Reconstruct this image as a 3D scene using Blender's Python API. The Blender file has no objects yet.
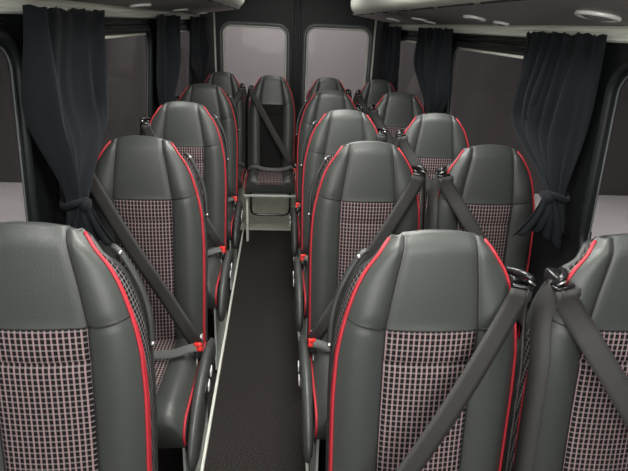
import bpy, bmesh, math, random
from mathutils import Vector, Matrix
PI = math.pi
random.seed(4)
scn = bpy.context.scene
COL = scn.collection
scn.view_settings.view_transform = 'Standard'
scn.view_settings.look = 'None'
scn.view_settings.gamma = 1
scn.view_settings.use_curve_mapping = False
scn.view_settings.exposure = 0.0

# ------------------------------------------------------------------ materials
def mat(name, col, rough=.5, metal=0., spec=.5, bump=None, var=None, sheen=0.):
    m = bpy.data.materials.new(name); m.use_nodes = True
    nt = m.node_tree; b = nt.nodes['Principled BSDF']
    b.inputs['Base Color'].default_value = (*col, 1)
    b.inputs['Roughness'].default_value = rough
    b.inputs['Metallic'].default_value = metal
    b.inputs['Specular IOR Level'].default_value = spec
    if sheen:
        b.inputs['Sheen Weight'].default_value = sheen
    tc = nt.nodes.new('ShaderNodeTexCoord')
    if var:
        n = nt.nodes.new('ShaderNodeTexNoise'); n.inputs['Scale'].default_value = var[0]
        n.inputs['Detail'].default_value = 3
        r = nt.nodes.new('ShaderNodeValToRGB')
        r.color_ramp.elements[0].position = .35; r.color_ramp.elements[1].position = .68
        r.color_ramp.elements[0].color = (*[c*(1-var[1]) for c in col], 1)
        r.color_ramp.elements[1].color = (*[c*(1+var[1]) for c in col], 1)
        nt.links.new(tc.outputs['Object'], n.inputs['Vector'])
        nt.links.new(n.outputs['Fac'], r.inputs['Fac'])
        nt.links.new(r.outputs['Color'], b.inputs['Base Color'])
    if bump:
        n = nt.nodes.new('ShaderNodeTexNoise'); n.inputs['Scale'].default_value = bump[0]
        n.inputs['Detail'].default_value = 4
        k = nt.nodes.new('ShaderNodeBump'); k.inputs['Strength'].default_value = bump[1]
        k.inputs['Distance'].default_value = .002
        nt.links.new(tc.outputs['Object'], n.inputs['Vector'])
        nt.links.new(n.outputs['Fac'], k.inputs['Height'])
        nt.links.new(k.outputs['Normal'], b.inputs['Normal'])
    return m

def plaid(name, ax, lineA, lineB, ground, pa=.0115, pb=.0130, lw=.33, lh=.27):
    """woven check: light threads across a dark ground; ax = the two object axes of the cloth"""
    m = bpy.data.materials.new(name); m.use_nodes = True
    nt = m.node_tree; N = nt.nodes; L = nt.links; b = N['Principled BSDF']
    b.inputs['Roughness'].default_value = .9
    b.inputs['Specular IOR Level'].default_value = .15
    tc = N.new('ShaderNodeTexCoord'); sp = N.new('ShaderNodeSeparateXYZ')
    L.new(tc.outputs['Object'], sp.inputs[0])
    def mth(op, a, c=None):
        n = N.new('ShaderNodeMath'); n.operation = op
        for i, v in enumerate((a, c)):
            if v is None: continue
            if isinstance(v, (int, float)): n.inputs[i].default_value = v
            else: L.new(v, n.inputs[i])
        return n.outputs[0]
    def lines(out, p, lw):
        q = mth('DIVIDE', mth('ADD', out, 10.), p)
        fr = mth('FRACT', q)
        on = mth('LESS_THAN', fr, lw)
        alt = mth('LESS_THAN', mth('FRACT', mth('MULTIPLY', q, .5)), .5)
        return on, alt
    va, aa = lines(sp.outputs[ax[0]], pa, lw)
    vb, ab = lines(sp.outputs[ax[1]], pb, lh)
    def mix(f, c1, c2):
        n = N.new('ShaderNodeMix'); n.data_type = 'RGBA'
        L.new(f, n.inputs['Factor'])
        for i, c in ((6, c1), (7, c2)):
            if isinstance(c, tuple): n.inputs[i].default_value = (*c, 1)
            else: L.new(c, n.inputs[i])
        return n.outputs[2]
    ca = mix(aa, lineA, tuple(.75*a_+.12*b_ for a_, b_ in zip(lineA, lineB)))
    c = mix(va, ground, ca)
    hb = mix(va, tuple(.55*k for k in lineB), lineB)        # crossing threads brighter than plain weft
    c = mix(vb, c, hb)
    L.new(c, b.inputs['Base Color'])
    n = N.new('ShaderNodeTexNoise'); n.inputs['Scale'].default_value = 700
    k = N.new('ShaderNodeBump'); k.inputs['Strength'].default_value = .5; k.inputs['Distance'].default_value = .001
    L.new(tc.outputs['Object'], n.inputs['Vector']); L.new(n.outputs['Fac'], k.inputs['Height'])
    L.new(k.outputs['Normal'], b.inputs['Normal'])
    return m

def glass_mat(name, tint):
    m = bpy.data.materials.new(name); m.use_nodes = True
    nt = m.node_tree; nt.nodes.clear()
    o = nt.nodes.new('ShaderNodeOutputMaterial'); t = nt.nodes.new('ShaderNodeBsdfTransparent')
    g = nt.nodes.new('ShaderNodeBsdfGlossy'); mx = nt.nodes.new('ShaderNodeMixShader')
    f = nt.nodes.new('ShaderNodeFresnel')
    ge = nt.nodes.new('ShaderNodeNewGeometry'); ior = nt.nodes.new('ShaderNodeMapRange')   # same reflectance on both faces of the pane
    ior.inputs['To Min'].default_value = 1.18; ior.inputs['To Max'].default_value = 1/1.18
    nt.links.new(ge.outputs['Backfacing'], ior.inputs['Value']); nt.links.new(ior.outputs[0], f.inputs['IOR'])
    t.inputs['Color'].default_value = (*tint, 1); g.inputs['Roughness'].default_value = .05
    g.inputs['Color'].default_value = (.5, .5, .5, 1)
    nt.links.new(f.outputs[0], mx.inputs[0]); nt.links.new(t.outputs[0], mx.inputs[1])
    nt.links.new(g.outputs[0], mx.inputs[2]); nt.links.new(mx.outputs[0], o.inputs[0])
    return m

M = dict(
    leather=mat('leather', (.043, .047, .0445), .42, spec=.5, bump=(420, .25)),
    leather_black=mat('leather_black', (.028, .030, .030), .5, spec=.4, bump=(420, .25)),
    plaid=plaid('plaid_front', (0, 2), (.25, .155, .163), (.235, .21, .21), (.009, .007, .008)),
    plaid_side=plaid('plaid_side', (1, 2), (.17, .15, .153), (.18, .168, .168), (.008, .008, .009), .0110, .0110, .24, .24),
    plaid_seat=plaid('plaid_seat', (0, 1), (.25, .155, .163), (.235, .21, .21), (.008, .007, .008)),
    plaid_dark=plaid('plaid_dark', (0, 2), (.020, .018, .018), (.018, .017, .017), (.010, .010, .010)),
    red=mat('red_piping', (.42, .022, .034), .55),
    thread=mat('seam_thread', (.006, .006, .006), .8),
    shell=mat('seat_shell_plastic', (.028, .030, .030), .5, bump=(300, .2)),
    black_plastic=mat('black_plastic', (.012, .012, .013), .25, spec=.6),
    cover=mat('side_cover_plastic', (.048, .052, .050), .42),
    plate=mat('grey_metal_plate', (.50, .53, .50), .45, metal=.15),
    steel=mat('steel', (.45, .45, .44), .35, metal=.9),
    belt=mat('belt_webbing', (.036, .035, .034), .62, spec=.3, bump=(900, .3)),
    belt_light=mat('lap_webbing', (.10, .104, .10), .65, spec=.3, bump=(900, .3)),
    button=mat('red_button', (.80, .025, .02), .35),
    white=mat('white_mark', (.8, .8, .8), .5),
    carpet=mat('carpet', (.031, .027, .026), .95, spec=.1, bump=(400, .6), var=(240, .95)),
    cream=mat('cream_plastic', (.66, .67, .60), .5),
    vinyl=mat('cream_vinyl', (.82, .81, .70), .6, var=(30, .06)),
    rail_grey=mat('grey_rail', (.80, .81, .74), .45),
    rack_under=mat('rack_lining', (.27, .25, .245), .6, bump=(300, .2)),
    black_trim=mat('black_trim', (.009, .011, .0115), .48, spec=.4),
    door_black=mat('door_lining', (.008, .0105, .010), .55, spec=.35, bump=(200, .15)),
    seal=mat('window_seal', (.55, .57, .51), .45),
    seal_dark=mat('dark_window_seal', (.10, .11, .11), .35),
    curtain=mat('curtain_cloth', (.0066, .0088, .0116), .85, spec=.2, bump=(700, .3), sheen=.05),
    ceiling=mat('ceiling_lining', (.50, .50, .46), .8),
    wall_low=mat('wall_lining', (.030, .032, .033), .7),
    glass_front=glass_mat('tinted_glass_front', (.60, .58, .58)),
    glass_side=glass_mat('tinted_glass_side', (.62, .60, .60)),
    glass_rear=glass_mat('rear_glass', (.78, .765, .765)),
    garage_wall=mat('garage_wall', (.13, .123, .123), .9),
    garage_floor=mat('garage_floor', (.62, .60, .60), .8, var=(3, .05)),
    lamp=mat('chrome_ring', (.9, .9, .87), .3, metal=.2),
    lens=mat('lamp_lens', (.22, .21, .205), .5),
)

# ------------------------------------------------------------------ helpers
def link(name, bm, m, parent=None, smooth=True, recalc=True):
    if recalc:
        bmesh.ops.recalc_face_normals(bm, faces=bm.faces)
    me = bpy.data.meshes.new(name); bm.to_mesh(me); bm.free()
    if smooth:
        for p in me.polygons: p.use_smooth = True
    me.materials.append(m)
    o = bpy.data.objects.new(name, me); COL.objects.link(o)
    if parent is not None: o.parent = parent
    return o

def grid(bm, rows, flip=False):
    vs = [[bm.verts.new(p) for p in r] for r in rows]
    for i in range(len(vs)-1):
        for j in range(len(vs[0])-1):
            f = (vs[i][j], vs[i][j+1], vs[i+1][j+1], vs[i+1][j])
            try: bm.faces.new(f[::-1] if flip else f)
            except ValueError: pass
    return vs

def box(bm, c, s, bevel=0., seg=2, rot=None):
    r = bmesh.ops.create_cube(bm, size=1)
    vs = r['verts']
    for v in vs: v.co = Vector((v.co.x*s[0], v.co.y*s[1], v.co.z*s[2]))
    if bevel:
        es = list({e for v in vs for e in v.link_edges})
        rb = bmesh.ops.bevel(bm, geom=es, offset=bevel, segments=seg, affect='EDGES', profile=.5)
        vs = list({v for f in rb['faces'] for v in f.verts} | {v for v in vs if v.is_valid})
    for v in vs:
        co = v.co
        if rot is not None: co = rot @ co
        v.co = co + Vector(c)
    return vs

def spline(pts, n=6):
    """Catmull-Rom through the points"""
    P = [Vector(p) for p in pts]; out = []
    for i in range(len(P)-1):
        p0 = P[max(i-1, 0)]; p1 = P[i]; p2 = P[i+1]; p3 = P[min(i+2, len(P)-1)]
        for k in range(n):
            t = k/n
            out.append(.5*((2*p1)+(p2-p0)*t+(2*p0-5*p1+4*p2-p3)*t*t+(3*p1-p0-3*p2+p3)*t**3))
    out.append(P[-1]); return out

def tube(bm, pts, r, n=8, caps=True, closed=False):
    P = [Vector(p) for p in pts]; rings = []
    R = r if callable(r) else (lambda t: r)
    up = Vector((0, 0, 1))
    T0 = (P[1]-P[0]).normalized()
    if abs(T0.dot(up)) > .9: up = Vector((0, 1, 0))
    nrm = (up-T0*up.dot(T0)).normalized()
    for i, p in enumerate(P):
        if closed: T = (P[(i+1) % len(P)]-P[i-1]).normalized()
        else: T = (P[min(i+1, len(P)-1)]-P[max(i-1, 0)]).normalized()
        nrm = (nrm-T*nrm.dot(T)).normalized(); bn = T.cross(nrm)
        rr = R(i/max(1, len(P)-1))
        rings.append([bm.verts.new(p+rr*(math.cos(2*PI*k/n)*nrm+math.sin(2*PI*k/n)*bn)) for k in range(n)])
    m = len(rings)
    for i in range(m if closed else m-1):
        a = rings[i]; b = rings[(i+1) % m]
        for k in range(n):
            bm.faces.new((a[k], a[(k+1) % n], b[(k+1) % n], b[k]))
    if caps and not closed:
        bm.faces.new(rings[0][::-1]); bm.faces.new(rings[-1])

def ribbon(bm, pts, wdirs, w, th=.0018):
    """webbing: a thin closed band along pts, its width along wdirs"""
    P = [Vector(p) for p in pts]; rows = []
    for i, p in enumerate(P):
        T = (P[min(i+1, len(P)-1)]-P[max(i-1, 0)]).normalized()
        d = Vector(wdirs[i] if isinstance(wdirs, list) else wdirs); d = (d-T*d.dot(T)).normalized()
        nn = T.cross(d)
        h = w/2
        rows.append([p-d*h-nn*th/2, p-d*h*.5-nn*th*.75, p+d*h*.5-nn*th*.75, p+d*h-nn*th/2, p+d*h+nn*th/2, p-d*h+nn*th/2, p-d*h-nn*th/2])
    vs = [[bm.verts.new(q) for q in r[:-1]] for r in rows]
    for i in range(len(vs)-1):
        for j in range(6):
            bm.faces.new((vs[i][j], vs[i][(j+1) % 6], vs[i+1][(j+1) % 6], vs[i+1][j]))
    bm.faces.new(vs[0][::-1]); bm.faces.new(vs[-1])

def prism_x(bm, poly, x0, x1):
    """extrude a (y,z) outline along x"""
    a = [bm.verts.new((x0, y, z)) for y, z in poly]; b = [bm.verts.new((x1, y, z)) for y, z in poly]
    n = len(poly)
    for i in range(n): bm.faces.new((a[i], a[(i+1) % n], b[(i+1) % n], b[i]))
    bm.faces.new(a[::-1]); bm.faces.new(b)

def tag(o, label=None, cat=None, group=None, kind=None):
    if label: o['label'] = label
    if cat: o['category'] = cat
    if group: o['group'] = group
    if kind: o['kind'] = kind
    return o

def empty(name, loc):
    o = bpy.data.objects.new(name, None); o.location = loc; o.empty_display_size = .1
    COL.objects.link(o); return o

def copy_tree(o, parent=None):
    c = o.copy(); COL.objects.link(c)
    if parent is not None: c.parent = parent
    for ch in list(o.children): copy_tree(ch, c)
    return c

def smooth01(a, b, x):
    t = min(1, max(0, (x-a)/(b-a))); return t*t*(3-2*t)

def interp(tab, x):
    if x <= tab[0][0]: return tab[0][1]
    for (a, fa), (b, fb) in zip(tab, tab[1:]):
        if x <= b: return fa+(fb-fa)*(x-a)/(b-a)
    return tab[-1][1]

# ------------------------------------------------------------------ the seat
ZTOP = 1.184
HW = [(.40, .196), (.50, .196), (.65, .199), (.80, .201), (.90, .197), (.95, .190), (1.0, .179), (1.05, .165), (1.10, .143), (1.13, .128), (1.15, .119), (1.166, .110), (1.184, .095)]
CW = [(.40, .096), (.80, .099), (.967, .100), (1.05, .090), (1.12, .080), (1.184, .0735)]
ZS = [.40, .43, .47, .52, .57, .62, .67, .72, .77, .81, .845, .865, .880, .888, .896, .91, .935, .955, .967, .975, .99, 1.01, 1.035, 1.06, 1.085, 1.105, 1.125, 1.14, 1.153, 1.164, 1.172, 1.179, 1.184]
KSEAM = ZS.index(.967)

def front_y(u, z, dark=False):
    h = interp(HW, z); c = interp(CW, z); a = abs(u)
    y = -.175*(1.17-z) + .012*math.sin(PI*min(1, max(0, (z-.45)/.7)))
    y += .016*smooth01(1.14, 1.19, z)**1.6
    if a <= c:
        y -= .009*(1-(a/c)**2)*(1-.5*smooth01(.95, .98, z))
        if z < .967:
            y += .005*math.exp(-((z-.888)/.006)**2)
    else:
        q = (a-c)/max(1e-4, h-c)
        y -= .0125*math.sin(PI*min(1, q*.95))**.9*(1-.72*smooth01(.98, 1.10, z))
        y += .016*q**4
        zs = .967+.018*q
        y += .0035*math.exp(-((z-zs)/.006)**2)
    y += .0045*math.exp(-((a-c)/.005)**2)
    return y

def zpos(u, z):
    h = interp(HW, z)
    return z-.007*smooth01(1.05, 1.184, z)-.019*smooth01(1.08, 1.184, z)*(min(1.1, abs(u)/h))**2.4

def cols(z):
    h = interp(HW, z); c = interp(CW, z); w = h-c
    pos = [0, .25*c, .5*c, .75*c, c-.011, c-.005, c, c+.005, c+.012, c+.3*w, c+.45*w, c+.6*w, c+.75*w, c+.87*w, h-.002*0]
    pos = sorted(set(pos)); 
    return [-p for p in pos[:0:-1]]+pos

def seat(kind, m):
    """kind: 'aisle' (grab handle, recliner cover), 'window', 'bench'; belt hangs on the side -m"""
    root = empty('passenger_seat', (0, 0, 0))
    bench = kind == 'bench'
    lm = M['leather']
    G = []
    for z in ZS:
        G.append([Vector((u, front_y(u, z), zpos(u, z))) for u in cols(z)])
    nc = len(G[0]); mid = nc//2; off = [j for j, u in enumerate(cols(.8)) if abs(abs(u)-interp(CW, .8)) < 1e-6]
    j0, j1 = off
    # side and back surfaces
    def edge(k, s): return G[k][-1] if s > 0 else G[k][0]
    def dep(z): return 1-.55*smooth01(.98, 1.15, z)
    def side_pts(k, s):
        e = edge(k, s); d = dep(ZS[k])
        dz = -.026*smooth01(1.04, 1.184, ZS[k])
        return [e, e+Vector((s*.003, .009*d, dz*.1)), e+Vector((s*.0055, .024*d, dz*.5)), e+Vector((s*.006, .042*d, dz))]
    # leather: front without the fabric field, top cap
    bm = bmesh.new()
    vs = [[bm.verts.new(p) for p in r] for r in G]
    for k in range(len(ZS)-1):
        for j in range(nc-1):
            if k < KSEAM and j0 <= j < j1: continue
            bm.faces.new((vs[k][j], vs[k][j+1], vs[k+1][j+1], vs[k+1][j]))
    top = vs[-1]; prev = top; K = len(ZS)-1
    for q in (.25, .5, .75, 1.):
        row = []
        for j in range(nc):
            p = G[K][j]; t = j/(nc-1)*2-1
            row.append(bm.verts.new(p+Vector((p.x*.06*q, (.042*.45)*q, .003*math.sin(PI*min(1,q*2))-.026*q*q))))
        for j in range(nc-1): bm.faces.new((prev[j], prev[j+1], row[j+1], row[j]))
        prev = row
    captop = [v.co.copy() for v in prev]
    o = link('backrest', bm, lm, root)
    # fabric field
    bm = bmesh.new(); grid(bm, [r[j0:j1+1] for r in G[:KSEAM+1]])
    link('fabric_insert', bm, M['plaid_dark'] if kind == 'bench_dark' else M['plaid'], root)
    # seams
    bm = bmesh.new()
    for j in (j0, j1):
        tube(bm, [G[k][j]+Vector((0, -.0016, 0)) for k in range(len(ZS)-1)], .0019, 5)
    tube(bm, [G[KSEAM][j]+Vector((0, -.001, 0)) for j in range(j0, j1+1)], .0016, 5)
    for s in (1, -1):
        pts = []
        for i in range(9):
            q = i/8; z = .967+.018*q; c = interp(CW, z); h = interp(HW, z); u = s*(c+(h-c)*q)
            pts.append((u, front_y(u, z)-.0014, zpos(u, z)))
        tube(bm, pts, .0019, 5)
    link('seam', bm, M['thread'], root)
    kp = len(ZS)-1
    for s in (1, -1):
        # red piping: a bead on the front edge and a flange that widens downwards on the side
        bm = bmesh.new()
        pts = [edge(k, s)+Vector((s*.0015, -.001, 0)) for k in range(kp)]
        tube(bm, pts, .0034, 6)
        rows = []
        for k in range(kp):
            sp = side_pts(k, s); f = 1-smooth01(.70, 1.12, ZS[k])
            a = sp[0]+Vector((s*.003, 0, 0)); w = .18+.42*f
            b = sp[0].lerp(sp[2], w)+Vector((s*.0025, 0, 0))
            rows.append([a, a.lerp(b, .5)+Vector((s*.002, 0, 0)), b])
        grid(bm, rows)
        link('piping', bm, M['red'], root)
        bm = bmesh.new(); grid(bm, [side_pts(k, s) for k in range(len(ZS))])
        link('side_panel', bm, M['plaid_side'], root)
    # plastic back shell
    bm = bmesh.new(); rows = []
    for k in range(len(ZS)):
        d = dep(ZS[k]); L_ = side_pts(k, -1)[-1]; R_ = side_pts(k, 1)[-1]; r = []
        cx = (L_.x+R_.x)/2; hw = (R_.x-L_.x)/2; y0 = L_.y; zz = L_.z; zc = G[k][mid].z
        for a in [-1.0, -1.0, -.94, -.80, -.5, 0, .5, .80, .94, 1.0, 1.0]:
            r.append(a)
        prof = [(-1, 0), (-1.012, .008), (-1.006, .022), (-.9, .040), (-.5, .052), (0, .056), (.5, .052), (.9, .040), (1.006, .022), (1.012, .008), (1, 0)]
        rows.append([Vector((cx+a*hw, y0+b*d, zz+(zc-.026*smooth01(1.04, 1.184, ZS[k])-zz)*(1-min(1, abs(a))**2))) for a, b in prof])
    grid(bm, rows)
    # close the top of the shell to the leather cap
    last = rows[-1]; t0 = [bm.verts.new(p) for p in captop]; t1 = [bm.verts.new(p) for p in last]
    n0, n1 = len(t0), len(t1); i = j = 0
    while i < n0-1 or j < n1-1:
        if j == n1-1 or (i < n0-1 and (i+1)/(n0-1) <= (j+1)/(n1-1)):
            bm.faces.new((t0[i], t0[i+1], t1[j])); i += 1
        else:
            bm.faces.new((t0[i], t1[j+1], t1[j])); j += 1
    bmesh.ops.remove_doubles(bm, verts=bm.verts, dist=1e-5)
    link('back_shell', bm, M['shell'], root)

    # cushion
    raised = .03 if bench else 0.
    YB, YF = -.105, -.575 if not bench else -.50
    def ctop(u, t):                                  # t 0 back .. 1 front
        a = abs(u)/.199
        z = .448+.032*t+raised
        z += .020*math.exp(-((a-.74)/.2)**2)-.028*max(0, a-.86)/.14
        z += .006*(1-min(1, a/.5)**2)
        z -= .004*math.exp(-((abs(u)-.098)/.005)**2)
        return z
    us = [-.199, -.193, -.183, -.165, -.14, -.115, -.104, -.098, -.092, -.06, 0, .06, .092, .098, .104, .115, .14, .165, .183, .193, .199]
    ts = [0, .1, .2, .3, .4, .5, .6, .7, .78, .85, .92]
    rows = []
    for t in ts: rows.append([Vector((u, YB+(YF+.03-YB)*t, ctop(u, t))) for u in us])
    fr = []
    for a in (20, 45, 70, 90):
        r_ = math.radians(a)
        fr.append([Vector((u, YF+.03+(.03-YB*0)*0-(.045)*math.sin(r_)-.0+(YF+.03-YB)*-.08*0, ctop(u, .92)-.045*(1-math.cos(r_)))) for u in us])
    yq = rows[-1][0].y
    for r, a in zip(fr, (20, 45, 70, 90)):
        for v in r: v.y = yq-.05*math.sin(math.radians(a))
    rows += fr
    zb = .355 if not bench else .395
    rows.append([Vector((u, yq-.045, zb+.03)) for u in us]); rows.append([Vector((u, yq-.03, zb)) for u in us])
    i0, i1 = us.index(-.098), us.index(.098)
    nfab = ts.index(.78)
    bm = bmesh.new(); vs = [[bm.verts.new(p) for p in r] for r in rows]
    for k in range(len(rows)-1):
        for j in range(len(us)-1):
            if k < nfab and i0 <= j < i1: continue
            if bench and i0 <= j < i1 and k < len(rows)-3: continue
            bm.faces.new((vs[k][j], vs[k][j+1], vs[k+1][j+1], vs[k+1][j]))
    # underside
    bm.faces.new([vs[-1][0], vs[-1][-1], bm.verts.new((.199, YB, zb)), bm.verts.new((-.199, YB, zb))])
    cush = link('seat_cushion', bm, M['leather'] if kind != 'bench_dark' else M['leather'], root)
    bm = bmesh.new(); grid(bm, [r[i0:i1+1] for r in rows[:(nfab+1 if not bench else len(rows)-2)]])
    link('cushion_fabric', bm, M['plaid_seat'], cush)
    for s in (1, -1):
        e = [r[-1] if s > 0 else r[0] for r in rows]
        bm = bmesh.new(); tube(bm, [p+Vector((s*.002, 0, .001)) for p in e], .0040, 6)
        link('cushion_piping', bm, M['red'], cush)
        bm = bmesh.new(); grid(bm, [[p, p+Vector((s*.005, 0, -.02)), Vector((p.x+s*.004, p.y, max(zb, p.z-.05))), Vector((p.x, max(p.y, yq-.04), zb))] for p in e])
        link('cushion_side', bm, M['plaid_side'], cush)

    # belt side = -m
    b = -m
    gx, gy, gz = b*.178, -.006, 1.078
    bm = bmesh.new()
    box(bm, (gx-b*.004, gy+.025, gz-.01), (.026, .05, .030), .006)
    tube(bm, spline([(gx-b*.016, gy+.03, gz+.008), (gx-b*.004, gy-.004, gz+.018), (gx+b*.010, gy-.018, gz+.014), (gx+b*.016, gy-.014, gz), (gx+b*.016, gy+.004, gz-.012), (gx+b*.010, gy+.02, gz-.016)], 5), .007, 8)
    tube(bm, spline([(gx-b*.022, gy-.014, gz-.006), (gx-b*.004, gy-.022, gz-.006), (gx+b*.014, gy-.022, gz-.010), (gx+b*.020, gy-.012, gz-.010)], 4), .005, 8)
    gd = link('belt_guide', bm, M['black_plastic'], root)
    bm = bmesh.new(); tube(bm, [(gx+b*.004, gy-.026, gz+.010), (gx+b*.020, gy-.025, gz+.000)], .0025, 8)
    link('guide_pin', bm, M['steel'], gd)
    # shoulder strap
    B = Vector((m*.196, -.245, .515))
    S0 = Vector((gx-b*.006, gy-.026, gz-.010)); S1 = Vector((b*.165, front_y(b*.15, 1.04)-.012, 1.035))
    pts = [S0]+[S0.lerp(S1, .5)+Vector((0, -.004, 0))]+[S1.lerp(B, t)+Vector((0, -.014*math.sin(PI*min(1, t*1.4)), 0)) for t in (0, .12, .25, .4, .55, .7, .85, 1.)]
    wd = Vector((B.z-S1.z, 0, -(B.x-S1.x))).normalized()
    bm = bmesh.new(); ribbon(bm, pts, wd, .051)
    link('shoulder_strap', bm, M['belt'], root)
    bm = bmesh.new()
    dn = [(gx+b*.012, gy-.020, gz-.006)]+[(b*.203, front_y(.19, z)-.018, z) for z in (1.0, .9, .8, .7, .6, .5, .44)]
    ribbon(bm, spline(dn, 4), Vector((.55, b*.83, 0)), .044)
    link('reel_strap', bm, M['belt'], root)
    # buckle and lap strap
    bm = bmesh.new(); rot = Matrix.Rotation(-.35, 3, 'X')
    box(bm, B+Vector((0, .012, -.028)), (.030, .020, .058), .005, rot=rot)
    tube(bm, [B+Vector((0, .02, -.05)), B+Vector((m*.008, .06, -.12))], .008, 6)
    bk = link('belt_buckle', bm, M['black_plastic'], root)
    bm = bmesh.new(); box(bm, B+Vector((m*.004, -.002, .004)), (.026, .016, .014), .003, rot=rot)
    box(bm, B+Vector((m*.008, -.0, -.012)), (.018, .020, .020), .003, rot=rot)
    link('buckle_button', bm, M['button'], bk)
    lap = spline([B+Vector((0, -.012, .0)), (m*.165, -.262, .510+raised), (m*.12, -.268, .497+raised), (m*.04, -.262, .486+raised), (-m*.06, -.235, .484+raised), (-m*.15, -.20, .490+raised), (-m*.205, -.17, .455+raised)], 4)
    bm = bmesh.new(); ribbon(bm, lap, Vector((0, .75, .65)), .030)
    link('lap_strap', bm, M['belt_light'], root)

    if kind == 'aisle':
        s = m
        # curved grab handle on the aisle edge of the back
        bm = bmesh.new(); hp = []
        for z in (1.10, 1.07, 1.03, .99, .95, .92, .895):
            h = interp(HW, z); out = .011+.009*math.sin(PI*(1.10-z)/.205)
            hp.append((s*(h+out), front_y(h, z)+.048, z))
        hp = [(hp[0][0]-s*.016, hp[0][1]+.008, 1.108)]+hp+[(hp[-1][0]-s*.01, hp[-1][1]+.006, .88)]
        tube(bm, spline(hp, 3), .0068, 8)
        hd = link('grab_handle', bm, M['shell'], root)
        for q in (hp[1], hp[-2]):
            bm = bmesh.new(); bmesh.ops.create_uvsphere(bm, u_segments=10, v_segments=6, radius=.0055, matrix=Matrix.Translation(Vector(q)+Vector((s*.003, -.006, 0))))
            link('handle_bolt', bm, M['steel'], hd)
        # recliner cover: long rounded plastic cap
        bm = bmesh.new(); prof = [(.0, .60), (.008, .90), (.018, 1.0), (.030, .97), (.036, .86), (.0385, .6)]
        rings = []
        base = []
        for k in range(28):
            a = 2*PI*k/28; ca, sa = math.cos(a), math.sin(a)
            yy = .275*math.copysign(abs(ca)**.75, ca); zz = (.072-.012*ca)*math.copysign(abs(sa)**.85, sa)
            base.append((yy, zz))
        tilt = .10
        for dx, sc in prof:
            ring = []
            for yy, zz in base:
                y_ = yy*(sc if sc < 1 else 1)*1.0; z_ = zz*sc
                ring.append(bm.verts.new((s*(.204+dx), -.345+y_*math.cos(tilt)-z_*math.sin(tilt), .418+y_*math.sin(tilt)+z_*math.cos(tilt)-.04*(yy/.275)**2)))
            rings.append(ring)
        for a, c in zip(rings, rings[1:]):
            for k in range(28): bm.faces.new((a[k], a[(k+1) % 28], c[(k+1) % 28], c[k]))
        bm.faces.new(rings[0][::-1]); bm.faces.new(rings[-1])
        cv = link('recliner_cover', bm, M['cover'], root)
        bm = bmesh.new(); box(bm, (s*.2432, -.32, .428), (.004, .19, .055), .0018); 
        link('control_panel', bm, M['black_plastic'], cv)
        for yy, zz in ((-.285, .435), (-.345, .425)):
            bm = bmesh.new(); box(bm, (s*.2460, yy, zz), (.004, .034, .026), .0015)
            link('control_button', bm, M['white'], cv)
        # pedestal: side plate and two legs on the floor rail
        bm = bmesh.new()
        prism_x(bm, [(-.56, .026), (-.52, .40), (-.10, .47), (-.02, .44), (-.12, .026)], s*.186, s*.194)
        pl = link('side_plate', bm, M['plate'], root, smooth=False)
        for zz, yy in ((.30, -.20), (.25, -.22)):
            bm = bmesh.new(); box(bm, (s*.1948, yy, zz), (.002, .03, .02), .0)
            link('plate_sticker', bm, M['seal'], pl, smooth=False)
        for yy in (-.50, -.16):
            bm = bmesh.new(); tube(bm, [(-s*.16, yy, .36), (-s*.16, yy, .0)], .018, 10)
            link('leg', bm, M['plate'], root)
    else:
        if not bench:
            for sx in (-.17, .17):
                bm = bmesh.new(); box(bm, (sx, -.34, .175), (.03, .36, .35), .006)
                link('leg', bm, M['plate'], root)
    return root

# ------------------------------------------------------------------ place the seats
def place(proto, x, y, label, group, first=False, z=0., name=None):
    o = proto if first else copy_tree(proto)
    o.location = (x, y, z)
    if group == g4: o.scale = (.90, 1, 1)
    if name: o.name = name
    tag(o, label, 'seat', group)
    return o

XL, XA, XB = -.603, .192, .636
YL = [.870, 1.642, 2.425, 3.175]
YA = [.8624, 1.664, 2.345, 3.080]
YR = [.8624, 1.664, 2.335, 3.112]
pL = seat('aisle', 1); pA = seat('aisle', -1); pB = seat('window', 1)
g1, g2, g3, g4 = 'single seats along the left wall', 'aisle seats right of the aisle', 'window seats on the right', 'rear bench seats'
LL = ['nearest single left seat, pale grey leather, cut off by the left photo edge',
      'single left seat beside the knotted front curtain, dark strap crossing its plaid centre',
      'third single left seat from the front, pale headrest in front of the second left curtain',
      'fourth single left seat, dark headrest rising just behind the third left seat']
LA = ['large nearest aisle seat right of the aisle, belt strap crossing its plaid centre',
      'second aisle seat right of the aisle, directly behind the large nearest aisle seat',
      'third aisle seat right of the aisle, its dark headrest above the second one',
      'fourth aisle seat right of the aisle, mostly hidden, just in front of the rear bench']
LB = ['grey leather window seat at the right photo edge, belt guide on its left shoulder',
      'second right window seat, beside the tied front right curtain, strap from its left shoulder',
      'third right window seat, bright pale grey headrest below the second right curtain',
      'fourth right window seat, black headrest behind the bright pale one']
for i in (1, 0, 2, 3):
    oL = place(pL, XL-(.013 if i == 0 else 0), YL[i], LL[i], g1, i == 1)
    if i == 0:
        for ch in list(oL.children):
            if ch.name.startswith(('shoulder_strap', 'lap_strap')): bpy.data.objects.remove(ch)
    place(pA, XA, YA[i], LA[i], g2, i == 1)
    place(pB, XB, YR[i], LB[i], g3, i == 1)
def bench_seat(m, dark):
    return seat('bench', m)
b1 = seat('bench', -1); b2 = seat('bench', 1)
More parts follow.
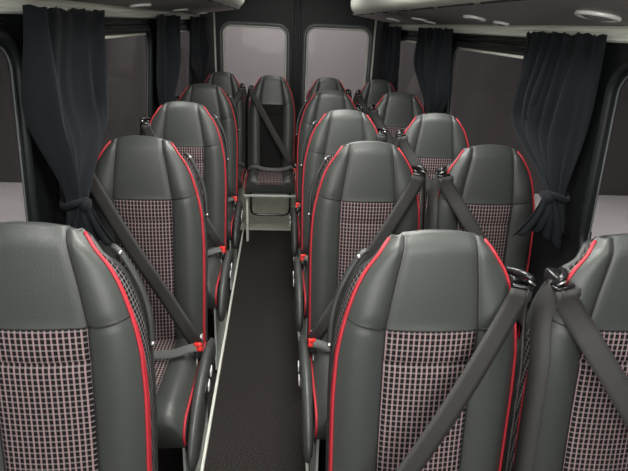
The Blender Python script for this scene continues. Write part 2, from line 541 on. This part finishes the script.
# the centre seat has a plain quilted dark cloth in its backrest
bl = place(b1, -.580, 3.97, 'leftmost rear bench seat, under the left rear door window', g4, True)
place(b2, -.187, 3.857, 'rear bench seat facing straight down the aisle, dark backrest and visible cushion', g4, True)
cd = place(b1, .244, 3.857, 'rear bench seat under the right rear door window, second from the right', g4)
ce = place(b2, .640, 3.857, 'rightmost rear bench seat, beside the right rear curtain', g4)
for o_ in (bl, cd, ce):
    for sx in (-.15, .15):
        bm = bmesh.new(); box(bm, (sx, -.20, .1975), (.03, .05, .395), .005); link('leg', bm, M['plate'], o_)
for ch in b2.children:
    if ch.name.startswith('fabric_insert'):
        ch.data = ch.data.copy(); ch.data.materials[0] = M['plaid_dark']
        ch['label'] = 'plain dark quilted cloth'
# tubular support under the aisle-end bench seat
bm = bmesh.new()
q = [(-.165, -.36, .375), (-.165, -.36, .24), (-.160, -.36, .205), (-.145, -.36, .190), (-.11, -.36, .182), (.11, -.36, .182), (.145, -.36, .190), (.160, -.36, .205), (.165, -.36, .24), (.165, -.36, .375)]
tube(bm, q, .0095, 8); link('support_frame', bm, M['black_plastic'], b2)
bm = bmesh.new(); box(bm, (0, -.50, .385), (.43, .02, .018), .004); link('front_bar', bm, M['plate'], b2)
bm = bmesh.new(); box(bm, (-.19, -.44, .19), (.022, .05, .38), .005); link('leg', bm, M['cream'], b2)

# ------------------------------------------------------------------ the van shell
Y0, Y1 = -.75, 4.75
def wx(z): return .87-.095*max(0, min(1.2, (z-.98)/1.0)) if z > .98 else .87
def struct(name, bm, m, smooth=False):
    return tag(link(name, bm, m, smooth=smooth), kind='structure')

bm = bmesh.new(); box(bm, (0, (Y0+3.62)/2, -.02), (1.76, 3.62-Y0, .04)); struct('floor', bm, M['carpet'])
bm = bmesh.new(); box(bm, (0, (3.62+Y1)/2, -.02), (1.76, Y1-3.62, .04)); struct('floor_rear', bm, M['vinyl'])
bm = bmesh.new(); box(bm, (0, 4.22, .165), (1.70, .5, .33), .004); struct('trim_bench_box', bm, M['vinyl'])
for s, n in ((-1, 'seat_rail'), (1, 'seat_rail')):
    bm = bmesh.new()
    xc = -.403 if s < 0 else -.010
    box(bm, (xc, 1.9, .010), (.012, 3.42, .020), .003)
    box(bm, (xc+s*.006*0, 1.9, .022), (.005, 3.42, .004))
    tag(link(n, bm, M['rail_grey'], smooth=False), 'pale metal floor rail along the %s edge of the aisle carpet' % ('left' if s < 0 else 'right'), 'rail', 'floor rails')
bm = bmesh.new(); box(bm, (0, (Y0+Y1)/2, 1.93), (1.6, Y1-Y0, .04)); struct('ceiling', bm, M['ceiling'])

WZ0, WZ1 = .90, 1.468
def wall(side):
    s = -1 if side == 'left' else 1
    wins = [(-.35, 1.375), (1.62, 2.80), (3.30, 4.16)]
    ys = [Y0]
    for a, b_ in wins: ys += [a, b_]
    ys.append(Y1)
    def quad(bm, ya, yb, za, zb, n=1):
        x0, x1 = s*wx(za), s*wx(zb)
        pts = [Vector((x0, ya, za)), Vector((x0, yb, za)), Vector((x1, yb, zb)), Vector((x1, ya, zb))]
        outp = [p+Vector((s*.012, 0, 0)) for p in pts]
        a = [bm.verts.new(p) for p in pts]; b = [bm.verts.new(p) for p in outp]
        bm.faces.new(a); bm.faces.new(b[::-1])
        for i in range(4): bm.faces.new((a[i], b[i], b[(i+1) % 4], a[(i+1) % 4]))
    bm = bmesh.new()
    quad(bm, Y0, Y1, 0, .60); quad(bm, Y0, Y1, .60, WZ0); quad(bm, Y0, Y1, WZ1, 1.93)
    for i in range(0, len(ys)-1, 2): quad(bm, ys[i], ys[i+1], WZ0, WZ1)
    # rounded fillets in the window corners
    for a, b_ in wins:
        for yc, zc, sy, sz in ((a, WZ0, 1, 1), (b_, WZ0, -1, 1), (b_, WZ1, -1, -1), (a, WZ1, 1, -1)):
            r = .07; pts = [(yc, zc)]
            for k in range(7):
                t = PI/2*k/6
                pts.append((yc+sy*r*(1-math.sin(t)), zc+sz*r*(1-math.cos(t))))
            va = [bm.verts.new((s*wx(z), y, z)) for y, z in pts]; vb = [bm.verts.new((s*(wx(z)+.012), y, z)) for y, z in pts]
            bm.faces.new(va); bm.faces.new(vb[::-1])
            for i in range(len(pts)):
                j = (i+1) % len(pts); bm.faces.new((va[i], vb[i], vb[j], va[j]))
    struct('wall_'+side, bm, M['black_trim'])
    for n, (a, b_) in enumerate(wins):
        idx = n+1+(0 if s < 0 else 3)
        bm = bmesh.new()
        x0, x1 = s*(wx(WZ0)+.013), s*(wx(WZ1)+.013)
        pts = [Vector((x0, a-.02, WZ0-.02)), Vector((x0, b_+.02, WZ0-.02)), Vector((x1, b_+.02, WZ1+.02)), Vector((x1, a-.02, WZ1+.02))]
        va = [bm.verts.new(p) for p in pts]; vb = [bm.verts.new(p+Vector((s*.004, 0, 0))) for p in pts]
        bm.faces.new(va); bm.faces.new(vb[::-1])
        for i in range(4): bm.faces.new((va[i], vb[i], vb[(i+1) % 4], va[(i+1) % 4]))
        w = struct('window_%d' % idx, bm, M['glass_front'] if n == 0 else M['glass_side'])
        # inner frame moulding and thin pale seal
        def loop(inset, dx):
            r = .07+(-inset); out = []
            A, B_, C, D = a+inset, b_-inset, WZ0+inset, WZ1-inset
            for yc, zc, t0 in ((B_-r, D-r, 0), (A+r, D-r, 1), (A+r, C+r, 2), (B_-r, C+r, 3)):
                for k in range(6):
                    t = PI/2*(t0+k/5); y = yc+r*math.cos(t); z = zc+r*math.sin(t)
                    out.append((s*(wx(z)-dx), y, z))
            return out
        bm = bmesh.new(); tube(bm, loop(-.022, .004), .014, 8, closed=True); link('window_frame', bm, M['black_trim'], w)
        bm = bmesh.new(); tube(bm, loop(.001, -.004), .003, 6, closed=True); link('window_seal', bm, M['seal_dark'] if n else M['seal_dark'], w)
        if n >= 0:
            bm = bmesh.new(); zz = WZ1+.034
            for dz, rr in ((0, .007), (.022, .005)):
                tube(bm, [(s*(wx(zz)-.008), a+.04, zz+dz), (s*(wx(zz)-.008), b_-.04, zz+dz)], rr, 6)
            link('frame_bead', bm, M['black_plastic'], w)
        if n >= 1:
            bm = bmesh.new(); zz = WZ1-.004; tube(bm, [(s*(wx(zz)-.002), a+.07, zz), (s*(wx(zz)-.002), b_-.07, zz)], .006, 6)
            link('glass_channel', bm, M['rail_grey'], w)
wall('left'); wall('right')

# curtain rail trims under the racks
for s, n in ((-1, 1), (1, 2)):
    bm = bmesh.new()
    prof = [(.830, 1.585), (.800, 1.580), (.793, 1.572), (.793, 1.563), (.797, 1.561), (.796, 1.552), (.799, 1.550), (.799, 1.543), (.806, 1.538), (.835, 1.536)]
    rows = [[Vector((s*x, y, z)) for x, z in prof] for y in (Y0, 4.42)]
    grid(bm, rows); struct('trim_%d' % n, bm, M['rail_grey'])

# rear wall with two doors
def rear():
    yr = Y1
    wins = [(-.648, -.066), (.112, .690)]; zb, zt = .80, 1.515
    bm = bmesh.new()
    box(bm, (-.80, yr+.04, .97), (.16, .10, 1.95)); box(bm, (.80, yr+.04, .97), (.16, .10, 1.95))
    box(bm, (0, yr+.04, 1.87), (1.5, .10, .14))
    struct('wall_rear', bm, M['black_trim'])
    for i, (a, b_) in enumerate(wins):
        dx0, dx1 = (-.72, .018) if i == 0 else (.026, .72)
        z0, z1 = .02, 1.80
        dz = .0 if i == 0 else .012
        A, B_, C, D = a, b_, zb, zt+dz
        r = .085
        bm = bmesh.new()
        # panel with a rounded opening: ring between outer rectangle and opening outline
        op = []
        for xc, zc, t0 in ((B_-r, D-r, 0), (A+r, D-r, 1), (A+r, C+r, 2), (B_-r, C+r, 3)):
            for k in range(8):
                t = PI/2*(t0+k/7); op.append((xc+r*math.cos(t), zc+r*math.sin(t)))
        def outer(p):
            x, z = p
            cx, cz = (A+B_)/2, (C+D)/2
            # push the point outwards onto the outer rectangle
            ux, uz = x-cx, z-cz
            k = min((dx1-cx)/ux if ux > 1e-6 else ((dx0-cx)/ux if ux < -1e-6 else 9e9), (z1-cz)/uz if uz > 1e-6 else ((z0-cz)/uz if uz < -1e-6 else 9e9))
            return (cx+ux*k, cz+uz*k)
        ou = [outer(p) for p in op]
        n = len(op)
        cor = {7: (dx1, z1)}
        vi = [bm.verts.new((x, yr, z)) for x, z in op]; vo = [bm.verts.new((x, yr, z)) for x, z in ou]
        vib = [bm.verts.new((x, yr+.05, z)) for x, z in op]
        for k in range(n):
            j = (k+1) % n
            bm.faces.new((vi[k], vi[j], vo[j], vo[k])); bm.faces.new((vi[k], vib[k], vib[j], vi[j]))
            # corner triangle where the outer edge turns
            xa, za = ou[k]; xb, zbb = ou[j]
            if abs(xa-xb) > 1e-5 and abs(za-zbb) > 1e-5:
                cx_ = xa if abs(abs(xa)-0) > 0 and (abs(xa-dx0) < 1e-4 or abs(xa-dx1) < 1e-4) else xb
                cz_ = za if (abs(za-z0) < 1e-4 or abs(za-z1) < 1e-4) else zbb
                bm.faces.new((vo[k], vo[j], bm.verts.new((cx_, yr, cz_))))
        d = struct('door_%d' % (i+1), bm, M['door_black'])
        bm = bmesh.new(); box(bm, ((dx0+dx1)/2, yr+.07, (z0+z1)/2), (.01, .01, .01)); bm.free()
        # pane
        bm = bmesh.new(); box(bm, ((A+B_)/2, yr+.040, (C+D)/2), (B_-A+.02, .005, D-C+.02))
        link('window_pane', bm, M['glass_rear'], d, smooth=False)
        def loop(ins, y):
            rr = r-ins; out = []
            for xc, zc, t0 in ((B_-r, D-r, 0), (A+r, D-r, 1), (A+r, C+r, 2), (B_-r, C+r, 3)):
                for k in range(8):
                    t = PI/2*(t0+k/7); out.append((xc+rr*math.cos(t), y, zc+rr*math.sin(t)))
            return out
        bm = bmesh.new(); tube(bm, loop(-.016, yr-.004), .018, 8, closed=True); link('window_surround', bm, M['seal_dark'], d)
        bm = bmesh.new(); tube(bm, loop(.008, yr+.012), .011, 8, closed=True); link('window_seal', bm, M['seal'], d)
        # lower lining panel and inner edge strip
        bm = bmesh.new(); xe = .006 if i == 0 else .046
        box(bm, (xe, yr-.012, .95), (.020, .024, 1.66), .006); link('edge_strip', bm, M['black_trim'], d)
    bm = bmesh.new(); box(bm, (.022, yr+.03, .95), (.05, .02, 1.75)); tag(link('trim_5', bm, M['black_trim'], smooth=False), kind='structure')
    for s in (-1, 1):
        bm = bmesh.new(); tube(bm, [(s*.725+.01, yr-.012, .1), (s*.725+.01, yr-.012, 1.72)], .009, 8)
        tag(link('trim_%d' % (3 if s < 0 else 4), bm, M['seal']), kind='structure')
rear()

# ------------------------------------------------------------------ luggage racks
def under(t): return (.472+(.800-.472)*t, 1.630+(1.582-1.630)*t)
def rack(s):
    root = empty('luggage_rack', (s*.64, 2.0, 1.63))
    side = 'left' if s < 0 else 'right'
    tag(root, 'cream overhead luggage rack with dark lining along the %s wall' % side, 'luggage rack', 'overhead racks')
    off = -Vector(root.location)
    def P(x, y, z): return Vector((s*x, y, z))+off
    ya, yb = -.6, 4.30
    # lip: rounded cream nose along the aisle edge; tapered at the rear end
    prof = [(.472, 1.630), (.445, 1.634), (.418, 1.645), (.397, 1.664), (.386, 1.690), (.386, 1.725), (.394, 1.775), (.402, 1.905)]
    ysec = [ya, 0, 1, 2, 3, 3.9, 4.1, 4.2, 4.26, yb]
    bm = bmesh.new(); rows = []
    for y in ysec:
        t = smooth01(4.0, yb, y)
        rows.append([P(x+(.50-x)*t*.75*(1 if z > 1.64 else .2), y+.05*t*(z-1.63)/.1*0, z+.0*t) for x, z in prof])
    vs = grid(bm, rows)
    # rear end cap
    endp = [bm.verts.new(P(.80, yb+.02, 1.582)), bm.verts.new(P(.772, yb+.02, 1.905))]
    last = vs[-1]
    bm.faces.new(last+[endp[1], endp[0]])
    link('lip', bm, M['cream'], root)
    bm = bmesh.new(); rows = []
    for y in (ya, yb+.02):
        rows.append([P(*(lambda q: (q[0], y, q[1]))(under(t))) for t in (0, .2, .5, .8, 1.0)])
    grid(bm, rows); link('underside', bm, M['rack_under'], root)
    bm = bmesh.new(); yy = -.5
    while yy < 4.1:
        tube(bm, [P(.468, yy, 1.6295), P(.468, yy+.36, 1.6295)], .0045, 6); yy += .43
    link('edge_strip', bm, M['black_plastic'], root)
    # lamps on the underside
    spots = {1: [(.65, .40, .040), (.56, 1.28, .050), (.53, 2.09, .042), (.84, 2.06, .028), (.55, 2.95, .042), (.81, 3.01, .028), (.50, 3.57, .042)],  # frontmost ring on each side is unseen, added to house a headrest fill
             -1: [(.70, .40, .040), (.77, 1.45, .040), (.77, 2.30, .040), (.74, 3.16, .040), (.78, 4.10, .036)]}[s]
    for t, y, r in spots:
        x, z = under(t); c = P(x, y, z-.006)
        nz = Vector((s*-.145*-1, 0, 1)).normalized()
        rot = Vector((0, 0, 1)).rotation_difference(Vector((s*(.048/.328)*1.0, 0, 1)).normalized()).to_matrix()
        bm = bmesh.new()
        tube(bm, [c+rot @ Vector((r*math.cos(2*PI*k/24), r*math.sin(2*PI*k/24), 0)) for k in range(24)], .0055, 8, closed=True)
        lampo = link('reading_light', bm, M['lamp'], root)
        bm = bmesh.new(); n = 20
        rr = [[bm.verts.new(c+rot @ Vector((q*math.cos(2*PI*k/n), q*math.sin(2*PI*k/n), dz))) for k in range(n)] for q, dz in ((r*.9, 0), (r*.6, -.006), (r*.25, -.009))]
        for a, b_ in zip(rr, rr[1:]):
            for k in range(n): bm.faces.new((a[k], a[(k+1) % n], b_[(k+1) % n], b_[k]))
        bm.faces.new(rr[-1]); link('lens', bm, M['lens'], lampo)
rack(-1); rack(1)

# ------------------------------------------------------------------ curtains
def curtain(s, front, back, ztop, ztie, ytie, label, nf=9, hang=.45, seed=0, xin=.035, flare=.11, knot=True, backhang=None, xtie=None, lean=0., bend=.86):
    """s side; front/back = Y of the two top corners; gathered at (ytie, ztie)"""
    rnd = random.Random(seed)
    xt = xtie if xtie else wx(ztie)-xin-.04
    ph = [rnd.uniform(-.6, .6) for _ in range(nf+2)]
    fa = [rnd.uniform(.35, 1.25) for _ in range(nf+2)]; fw = [rnd.uniform(.5, 1.6) for _ in range(nf)]
    cum = [sum(fw[:k])/sum(fw) for k in range(nf+1)]
    NS, NT = nf*8, 34
    zlow = ztie-flare
    bm = bmesh.new(); rows = []
    bh = backhang if backhang is not None else hang
    for i in range(NT+1):
        t = i/NT; z = ztop+(zlow-ztop)*t
        tt = (ztop-z)/(ztop-ztie)                         # 1 at the tie
        kf = smooth01(hang, 1.0, tt); kb = smooth01(bh, bend, tt)
        half = .030
        ya = front+(ytie-half-front)*kf**1.15; yb = back+(ytie+half-back)*kb**1.15
        if tt > 1:
            g = (tt-1)*(ztop-ztie)/flare; ya -= .050*g; yb += .045*g
        row = []
        for j in range(NS+1):
            q = j/NS
            kk = max(i_ for i_ in range(nf) if q >= cum[i_]-1e-9); k = kk+(q-cum[kk])/(cum[kk+1]-cum[kk]); fr_ = k-kk
            a = (.5-.5*math.cos(2*PI*fr_))*fa[kk]+.12*math.sin(2*PI*2.3*fr_+ph[kk]*5+4*t)
            amp = (.022+.030*smooth01(0, .5, tt))*(1+.35*math.sin(7*q+seed))
            bulge = .030*smooth01(.2, .9, tt)*math.sin(PI*q)
            x = wx(z)-xin-lean*(1-smooth01(0, .6, tt))-amp*a-bulge*(1-kb)
            x += (xt+.02-.04*a-(wx(z)-xin-amp*a))*smooth01(.35, 1., tt)
            if tt < .06: x += .003*math.sin(40*q)*(1-tt/.06)
            y = ya+(yb-ya)*q+.010*math.sin(2*PI*k)*(1-kf*.6)
            zz = z+(.003*math.sin(23*q+seed)+.003*math.sin(87*q) if i == 0 else 0)
            if i == NT: zz += .018*math.sin(9*q+seed)
            row.append(Vector((s*x, y, zz)))
        rows.append(row)
    grid(bm, rows)
    o = link('curtain', bm, M['curtain'])
    sm = o.modifiers.new('thickness', 'SOLIDIFY'); sm.thickness = .003
    tag(o, label, 'curtain', 'side window curtains')
    if knot:
        bm = bmesh.new(); xc = xt
        pts = [(s*(xc+.036*math.cos(a)), ytie+.040*math.sin(a), ztie+.008*math.sin(2*a)) for a in [2*PI*k/18 for k in range(18)]]
        tube(bm, pts, .011, 8, closed=True)
        link('tieback', bm, M['curtain'], o)
        # two loose tails of the tie, facing the aisle
        wv = Vector((s*.85, -.53, 0))
        for du, dz, w0, w1 in ((-.036, -.150, .022, .085), (.038, -.165, .022, .080)):
            bm = bmesh.new(); rw = []
            for i in range(11):
                t = i/10; w = w0+(w1-w0)*t**.8
                c = Vector((s*(xc-.040), ytie-.030, ztie+.014+dz*t))+wv*du*t
                rw.append([c+wv*w*(q-.5)+Vector((0, -.016*math.cos(q*13+2*t)*t-.012*math.sin(PI*t), -.05*(q-.5)*t*(1 if du < 0 else -1)*-1)) for q in [k/14 for k in range(15)]])
            grid(bm, rw); tl = link('tie_tail', bm, M['curtain'], o)
            m2 = tl.modifiers.new('thickness', 'SOLIDIFY'); m2.thickness = .004
        bm = bmesh.new(); bmesh.ops.create_icosphere(bm, subdivisions=2, radius=.026, matrix=Matrix.Translation((s*(xc-.040), ytie-.028, ztie))@Matrix.Diagonal((.7, 1.1, .9, 1)))
        link('tie_knot', bm, M['curtain'], o)
    return o
curtain(-1, 1.35, 1.93, 1.556, 1.0, 1.49, 'large charcoal curtain knotted above the nearest left seat', nf=5, hang=.30, seed=1, backhang=.55, bend=1.08, xtie=.775, xin=.020, lean=.032)
curtain(-1, 2.82, 3.50, 1.556, .985, 2.93, 'second charcoal curtain on the left, behind the third left seat', nf=5, hang=.4, seed=5, backhang=.3, bend=1.05)
curtain(-1, 3.90, 4.62, 1.556, .985, 4.35, 'rear left charcoal curtain beside the rear door', nf=5, hang=.4, seed=8)
curtain(1, 1.415, 1.89, 1.556, 1.06, 1.48, 'large charcoal curtain tied with two tails by the nearest right window', nf=7, hang=.30, seed=3, backhang=.55, bend=1.05, xtie=.79)
curtain(1, 2.72, 3.36, 1.556, .985, 2.93, 'second charcoal curtain on the right, above the bright pale headrest', nf=7, hang=.5, seed=6, backhang=.25, bend=1.0)
curtain(1, 3.92, 4.55, 1.556, .985, 4.25, 'rear right charcoal curtain beside the rear door', nf=6, hang=.4, seed=9)

# ------------------------------------------------------------------ the hall outside
bm = bmesh.new(); box(bm, (0, 0, -.70), (30, 13.4, .1)); struct('ground', bm, M['garage_floor'])
bm = bmesh.new(); box(bm, (0, 6.75, 3), (30, .1, 7.5)); struct('wall_hall', bm, M['garage_wall'])

# ------------------------------------------------------------------ light
def area(name, loc, target, sx, sy, power, col=(1, 1, 1), spread=PI):
    l = bpy.data.lights.new(name, 'AREA'); l.shape = 'RECTANGLE'; l.size = sx; l.size_y = sy; l.energy = power; l.color = col; l.spread = spread
    o = bpy.data.objects.new(name, l); COL.objects.link(o); o.location = loc
    o.rotation_euler = (Vector(target)-Vector(loc)).to_track_quat('-Z', 'Y').to_euler()
    return o
def spot(name, loc, target, power, size=1.6):
    l = bpy.data.lights.new(name, 'SPOT'); l.energy = power; l.spot_size = size; l.spot_blend = .8; l.shadow_soft_size = .04; l.color = (1, .98, .94)
    o = bpy.data.objects.new(name, l); COL.objects.link(o); o.location = loc
    o.rotation_euler = (Vector(target)-Vector(loc)).to_track_quat('-Z', 'Y').to_euler()
area('windscreen_daylight', (-.15, -.72, 1.40), (-.05, 1.6, 1.25), 1.4, .8, 30, (1, .99, .96))
area('ceiling_lamp', (0, .75, 1.90), (0, .75, 0), .5, .5, 22, (1, .98, .94))
area('ceiling_lamp', (0, 1.95, 1.90), (0, 1.95, 0), .5, .9, 25, (1, .98, .94))
area('ceiling_lamp', (0, 3.75, 1.90), (0, 3.75, 0), .5, .5, 5, (1, .98, .94))
spot('headrest_fill', (.66, 2.05, 1.585), (.64, 2.32, 1.05), 17)  # these spots are added fills that brighten headrests; the rack rings do not glow
spot('headrest_fill', (-.72, 2.25, 1.575), (-.62, 2.37, 1.05), 8)
spot('headrest_fill', (-.70, .40, 1.575), (-.60, .84, 1.05), 15)
spot('headrest_fill', (.68, .40, 1.575), (.62, .84, 1.05), 7)
area('hall_lamp', (0, 5.2, 4.2), (0, 6.7, 1.0), 1.6, .4, 160, (1, .97, .97), 1.6)
area('hall_lamp', (-4.5, 4.0, 4.5), (-4.5, 4.0, -.6), 3, 3, 105, (1, 1, 1), 1.3)
area('hall_lamp', (4.5, 4.0, 4.5), (4.5, 4.0, -.6), 3, 3, 105, (1, 1, 1), 1.3)
w = bpy.data.worlds.new('World'); scn.world = w; w.use_nodes = True
w.node_tree.nodes['Background'].inputs[0].default_value = (.5, .5, .52, 1)
w.node_tree.nodes['Background'].inputs[1].default_value = .12

# ------------------------------------------------------------------ camera (solved from the photograph)
cam = bpy.data.cameras.new('camera'); co = bpy.data.objects.new('camera', cam); COL.objects.link(co)
f, yaw, pitch, roll = 482.65, .0855, .4120, -.0484
cam.sensor_fit = 'HORIZONTAL'; cam.sensor_width = 36; cam.lens = 36*f/628; cam.clip_start = .02
F = Vector((math.sin(yaw)*math.cos(pitch), math.cos(yaw)*math.cos(pitch), -math.sin(pitch)))
r0 = Vector((math.cos(yaw), -math.sin(yaw), 0)); d0 = F.cross(r0)
rr = r0*math.cos(roll)+d0*math.sin(roll); dd = -r0*math.sin(roll)+d0*math.cos(roll)
mw = Matrix.Identity(4)
for i in range(3):
    mw[i][0] = rr[i]; mw[i][1] = -dd[i]; mw[i][2] = -F[i]
mw.translation = Vector((-.14, 0, 1.547))
co.matrix_world = mw
scn.camera = co
